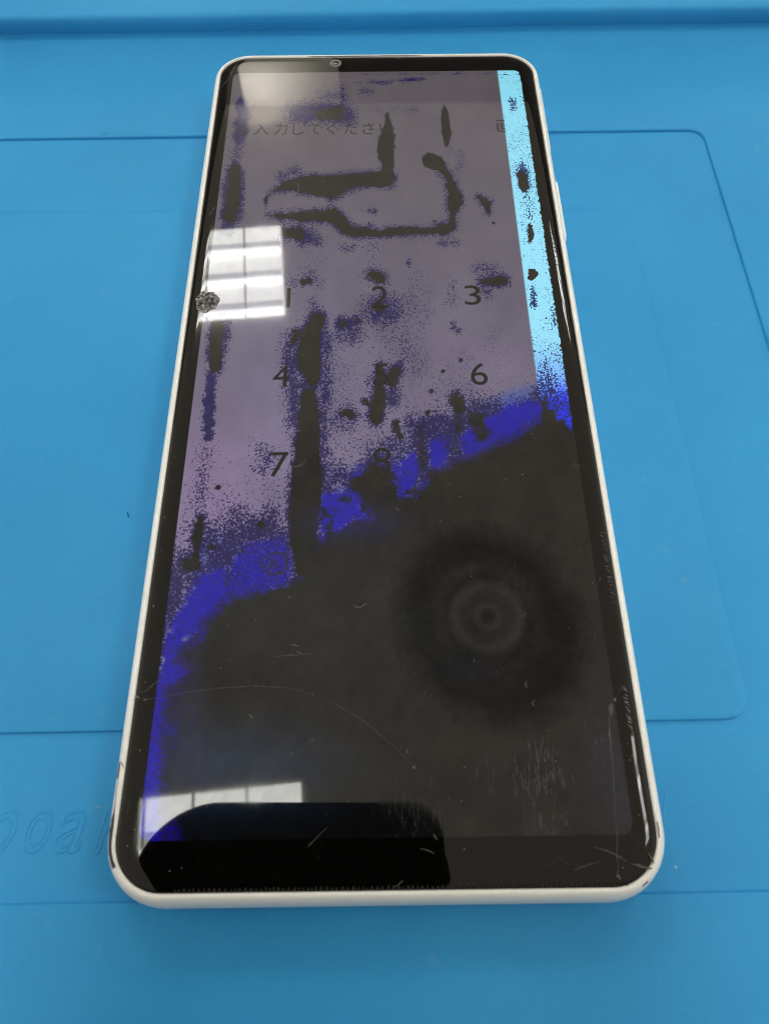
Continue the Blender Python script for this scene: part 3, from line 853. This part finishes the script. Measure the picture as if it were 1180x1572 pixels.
# chipped, frayed line beside the right edge of the border
def edge_chips(v0, v1, off, n, w, mat):
    for i in range(n):
        v = v0 + (v1 - v0) * (i + random.uniform(-.3, .3)) / n
        x = GX - off + random.uniform(-.1, .1); y = hit(900, v)[1]
        ribbon([(x - random.uniform(.25, .7), y + random.uniform(.1, .5)), (x, y)], w, mat, "chip", ph, z=ZG + 0.012 - glass_drop(max(0, x - 29.98)) * 0.4, px=False, wob=.6)
edge_chips(352, 412, 1.25, 9, 0.14, SCRD)
edge_chips(820, 930, 0.75, 22, 0.13, SCRD)
edge_chips(1060, 1135, 1.0, 16, 0.16, SCR)

# round crumpled scuff at the left edge
c0_ = hit(318, 463); c1_ = hit(336, 463); c2_ = hit(318, 447); rx_, ry_ = abs(c1_[0] - c0_[0]), abs(c2_[1] - c0_[1])
V, F = [], []; NR, NA = 9, 40
for k in range(NR + 1):
    for a in range(NA):
        th = 2 * math.pi * a / NA; q = k / NR
        wob = 1 + (0.06 * math.sin(3 * th + 1) + 0.05 * math.sin(7 * th) + random.uniform(-.03, .03)) * q
        z = 0.03 + (0.16 * (1 - q ** 3) + random.uniform(-.16, .16) * (q < 0.97) if q < .999 else 0)
        V.append((c0_[0] + rx_ * q * wob * math.cos(th), c0_[1] + ry_ * q * wob * math.sin(th), ZG + z))
for k in range(NR):
    for a in range(NA):
        b = (a + 1) % NA; F.append((k * NA + a, k * NA + b, (k + 1) * NA + b, (k + 1) * NA + a))
m, nt, p = new_mat("crumpled_residue")
f = noise(nt, 1800, 3, 0.7); nt.links.new(mix_c(nt, ramp(nt, f, 0.4, 0.62), (0.006, 0.006, 0.007), (0.30, 0.29, 0.30)), p.inputs["Base Color"])
p.inputs["Roughness"].default_value = 0.22
link("scuff_mark", fix_normals(pyd("scuff_mark", V, F)), m, ph, False, label="round crumpled dark scuff at the left edge of the glass")

# gouges scraped into the white frame
ring_n = len(rr(GX, GY, GR))
RR = {o: rr(GX + o, GY + o, GR + o) for o in (0.08, 0.30, 0.60, 0.92, 1.25, 1.52)}
ZZ = {0.08: 8.14, 0.30: 8.16, 0.60: 7.97, 0.92: 7.60, 1.25: 6.82, 1.52: 5.82}
def gouge(i0, i1, lo, hi, name):
    V, F = [], []; n = i1 - i0
    for i in range(i0, i1 + 1):
        s = (i - i0) / n; row = []
        for k in range(4):
            q = lo(s) + (hi(s) - lo(s)) * k / 3
            ks_ = sorted(ZZ); q = min(max(q, ks_[0]), ks_[-1])
            j = max(0, min(len(ks_) - 2, sum(1 for z in ks_ if z <= q) - 1)); tt = (q - ks_[j]) / (ks_[j + 1] - ks_[j])
            p0, p1 = RR[ks_[j]][i % ring_n], RR[ks_[j + 1]][i % ring_n]
            z = ZZ[ks_[j]] + (ZZ[ks_[j + 1]] - ZZ[ks_[j]]) * tt
            row.append((p0[0] + (p1[0] - p0[0]) * tt, p0[1] + (p1[1] - p0[1]) * tt, z + 0.03))
        V += row
    for i in range(n):
        for k in range(3): F.append((i * 4 + k, i * 4 + k + 1, i * 4 + k + 5, i * 4 + k + 4))
    return link(name, fix_normals(pyd(name, V, F)), GOUGE, ph, False)
# index of the lower end of the left side
iL = 150 + 12 + 24 + 12 + 150
gouge(iL - 7, iL + 4, lambda s: 0.62 - 0.44 * s + 0.07 * math.sin(9 * s), lambda s: 0.66 + 0.07 * math.sin(14 * s) + 0.74 * min(1, max(0, s - .35) * 3), "gouge")
gouge(iL - 9, iL - 7, lambda s: 0.62, lambda s: 0.86 + .1 * s, "gouge")
iR = ring_n - 7
gouge(iR - 1, iR, lambda s: 0.7, lambda s: 0.86, "gouge")
gouge(iR + 6, iR + 8, lambda s: 0.1, lambda s: 0.24, "gouge")
# ------------------------------------------------------------------ dust
V, F = [], []
def speck(x, y, z, r):
    b = len(V); a0 = random.uniform(0, 6.28); l = random.uniform(1, 2.6)
    for k in range(5):
        a = a0 + k * 2 * math.pi / 5
        V.append((x + r * l * math.cos(a) * math.cos(a0) - r * math.sin(a) * math.sin(a0), y + r * l * math.cos(a) * math.sin(a0) + r * math.sin(a) * math.cos(a0), z))
    V.append((x, y, z + r * .8))
    for k in range(5): F.append((b + k, b + (k + 1) % 5, b + 5))
for _ in range(150):
    x, y = random.uniform(-29, 29), random.uniform(-75, 75)
    speck(x, y, ZG + 0.005, random.choice((0.018, 0.02, 0.025, 0.035)))
for _ in range(30):
    v = random.uniform(100, 1300)
    speck(random.choice((-30.6, -31, 30.4)) + random.uniform(-.4, .4), hit(300, v)[1], ZG + 0.005, random.choice((0.018, 0.025, 0.035)))
link("dust", pyd("dust", V, F), LINT, None, False, kind="stuff", label="pale specks of dust scattered over the phone's glass")
V, F = [], []
for _ in range(260):
    x, y = random.uniform(-110, 110), random.uniform(-95, 99)
    if abs(x) < 36 and abs(y) < 80: continue
    on_pad = x < 48.5 and -56 < y < 41
    in_rec = x < 67 and -77 < y < 62
    speck(x, y, (0.0 if on_pad or not in_rec else REC) + 0.005, random.choice((0.03, 0.04, 0.05, 0.07)))
link("dust", pyd("dust", V, F), plain("blue_dust", (0.22, 0.42, 0.58), 0.8), None, False, kind="stuff", label="tiny pale crumbs scattered over the blue mat")
def fibre(pts, w, mat, label, zz):
    P = [hit(u, v, zz)[:2] for u, v in pts]
    ribbon(P, w, mat, "lint_fibre", None, z=zz + 0.02, px=False, h=w * .4, wob=.2, label=label, category="fibre")
fibre([(196, 786), (197, 791), (199, 795)], 0.17, plain("navy_fibre", (0.008, 0.02, 0.06), 0.8), "tiny dark fibre lying on the mat left of the phone", 0.0)
fibre([(154, 209), (158, 206), (166, 205)], 0.25, MAT, "short pale fibre on the tray edge left of the phone's top", 0.0)
fibre([(1035, 1329), (1038, 1333)], 0.2, LINT, "white lint fleck on the mat right of the phone's lower corner", REC)
fibre([(143, 1242), (148, 1238), (155, 1240)], 0.2, plain("sky_fibre", (0.25, 0.5, 0.7), 0.7), "pale curl of lint beside the embossed letters left of the phone", REC)

# ------------------------------------------------------------------ what the glass reflects: ceiling, wall, lights, the photographing phone; plus added light helpers
HC = 1500.0 + ZG
ceil_m = plain("ceiling_board", (0.66, 0.62, 0.55), 0.9, var=0.04, scale=8)
me = pyd("ceiling", [(x, y, z) for z in (HC + 0, HC + 60) for x, y in ((-3500, -3500), (3500, -3500), (3500, 2260), (-3500, 2260))],
         [(0, 1, 2, 3), (7, 6, 5, 4), (0, 4, 5, 1), (1, 5, 6, 2), (2, 6, 7, 3), (3, 7, 4, 0)])
link("ceiling", me, ceil_m, smooth=False, kind="structure")
wall_m = plain("back_wall_paint", (0.10, 0.095, 0.09), 0.8, var=0.05, scale=6)
me = pyd("back_wall", [(x, y, z) for z in (-800, HC + 60) for x, y in ((-3500, 2262), (3500, 2262), (3500, 2400), (-3500, 2400))],
         [(0, 1, 2, 3), (7, 6, 5, 4), (0, 4, 5, 1), (1, 5, 6, 2), (2, 6, 7, 3), (3, 7, 4, 0)])
blocker = pyd("front_blocker", [(x, y, z) for z in (-800, HC - 2) for x, y in ((-3500, -2300), (3500, -2300), (3500, -2200), (-3500, -2200))],
         [(0, 1, 2, 3), (7, 6, 5, 4), (0, 4, 5, 1), (1, 5, 6, 2), (2, 6, 7, 3), (3, 7, 4, 0)])
link("front_blocker", fix_normals(blocker), wall_m, smooth=False, kind="structure")  # unseen blocker added to cut level light on the rim's front face
link("back_wall", fix_normals(me), wall_m, smooth=False, kind="structure")
me = pyd("stand_in_board", [(x, y, z) for z in (300, HC - 3) for x, y in ((-452, 2244), (-125, 2244), (-125, 2262), (-452, 2262))],
         [(0, 1, 2, 3), (7, 6, 5, 4), (0, 4, 5, 1), (1, 5, 6, 2), (2, 6, 7, 3), (3, 7, 4, 0)])
o = link("stand_in_board", fix_normals(me), plain("board_white", (0.75, 0.73, 0.68), 0.7, var=0.06, scale=9), smooth=False)  # stand-in added for an unidentified bright reflection; its end imitates the fade
o["label"] = "pale stand-in board whose lit end shows as a bright patch in the glass by the front camera"; o["category"] = "board"
# added spot with no known source, brightens the stand-in board
sd = bpy.data.lights.new("added_wall_spot", 'SPOT'); sd.energy = 4.8; sd.spot_size = math.radians(130); sd.spot_blend = 0.6; sd.shadow_soft_size = 0.03; sd.color = (1, 0.95, 0.85)
so = bpy.data.objects.new("added_wall_spot", sd); COL.objects.link(so); so.location = (-0.39, 2.09, 1.43)
so.rotation_euler = (Vector((-0.39, 2.244, 1.40)) - Vector(so.location)).to_track_quat('-Z', 'Y').to_euler()

PANEL = glow("light_panel", (0.98, 0.985, 0.91), L_PANEL); TUBE = glow("light_tube", (1.0, 1.0, 0.99), L_TUBE); GROOVE = glow("light_reflector", (0.97, 0.99, 0.95), L_GROOVE)
BLADE = plain("louvre_white", (0.6, 0.6, 0.58), 0.5)
def boxm(name, x0, x1, y0, y1, z0, z1):
    V = [(x, y, z) for z in (z0, z1) for x, y in ((x0, y0), (x1, y0), (x1, y1), (x0, y1))]
    return pyd(name, V, [(3, 2, 1, 0), (4, 5, 6, 7), (0, 1, 5, 4), (1, 2, 6, 5), (2, 3, 7, 6), (3, 0, 4, 7)])
FW, FL = 334.0, 352.0
def tubem():
    V, F = loft([[(x, 7.5 * math.cos(2 * math.pi * i / 12), 7.5 * math.sin(2 * math.pi * i / 12)) for i in range(12)] for x in (-FW / 2 + 5, FW / 2 - 5)], True, True)
    return fix_normals(pyd("tube", V, F))
parts = {"diffuser": (boxm("diffuser", -FW / 2, FW / 2, -FL / 2, FL / 2, -4, 0), PANEL), "tube": (tubem(), TUBE),
         "reflector": (boxm("reflector", -FW / 2 + 12, FW / 2 - 3, -15, 15, -7, -4.2), GROOVE), "louvre_blade": (boxm("louvre_blade", -2.3, 2.3, -FL / 2, FL / 2, -13, -4.1), BLADE)}
for me_, mt_ in parts.values(): me_.materials.append(mt_)
def light(cx, cy, label):
    t = empty("ceiling_light", (cx, cy, HC - 1), label, "ceiling light", "louvred ceiling lights above the bench")
    t.rotation_euler = (0, 0, math.radians(5.0))
    def put(n, x, y, z=0):
        o = bpy.data.objects.new(n, parts[n][0]); COL.objects.link(o); o.parent = t; o.location = (x * MM, y * MM, z * MM)
    put("diffuser", 0, 0)
    pitch = FL / 3
    for r in range(3):
        y = FL / 2 - (r + 1) * pitch
        put("tube", 0, y + 12, -14); put("reflector", 0, y + 38)
    for k in (-1, 1): put("louvre_blade", k * FW / 6, 0)
    put("louvre_blade", -FW / 2 + 10, 0)
    return t
light(-453, 1487, "louvred ceiling light mirrored as the bright paned grid left of the digit 1")
light(-329, -130, "louvred ceiling light mirrored as the white band above the dark shape at bottom left")
light(930, 1600, "louvred ceiling light mirrored as the thin streak along the glass's upper right edge")
light(1050, 0, "louvred ceiling light mirrored as the broken streak along the glass's lower right edge")

# the phone that takes the picture: its dark back is the black shape at the bottom of the glass
pt = bpy.data.objects.new("camera_phone", None); COL.objects.link(pt); pt.empty_display_size = 0.02
pt["label"] = "black phone taking the picture, mirrored as the dark rounded shape low in the glass"; pt["category"] = "smartphone"
pt.matrix_world = CAM_M
def slab(cx, cy, hx, hy, r, z0, z1, name, mat, parent):
    P = [(x + cx, y + cy) for x, y in rrect(hx, hy, r, 16, 4, 4)]
    V, F = loft([at_z(offset(P, -0.8), z0), at_z(P, z0 + 0.9), at_z(P, z1 - 0.9), at_z(offset(P, -0.8), z1)], True, True)
    return link(name, fix_normals(pyd(name, V, F)), mat, parent, False)
DKB = plain("phone_back_black", (0.0012, 0.0012, 0.0014), 0.7, spec=0.1)
bd = slab(-22.3, 14.4 - 73.5, 37.2, 73.5, 18.0, 3.4, 11.4, "body", DKB, pt)
bp_ = slab(0.5, -6.2, 13.5, 19.2, 9.0, 0.9, 3.5, "camera_bump", DKB, pt)
for x, y in ((0, 0), (0, -14)):
    V, F = loft([[(x + r * math.cos(2 * math.pi * i / 28), y + r * math.sin(2 * math.pi * i / 28), z) for i in range(28)] for r, z in ((5.2, 0.95), (5.2, 0.5), (4.4, 0.5), (4.2, 0.8))], False, True)
    link("lens", fix_normals(pyd("lens", V, F)), DKB, bp_, False)
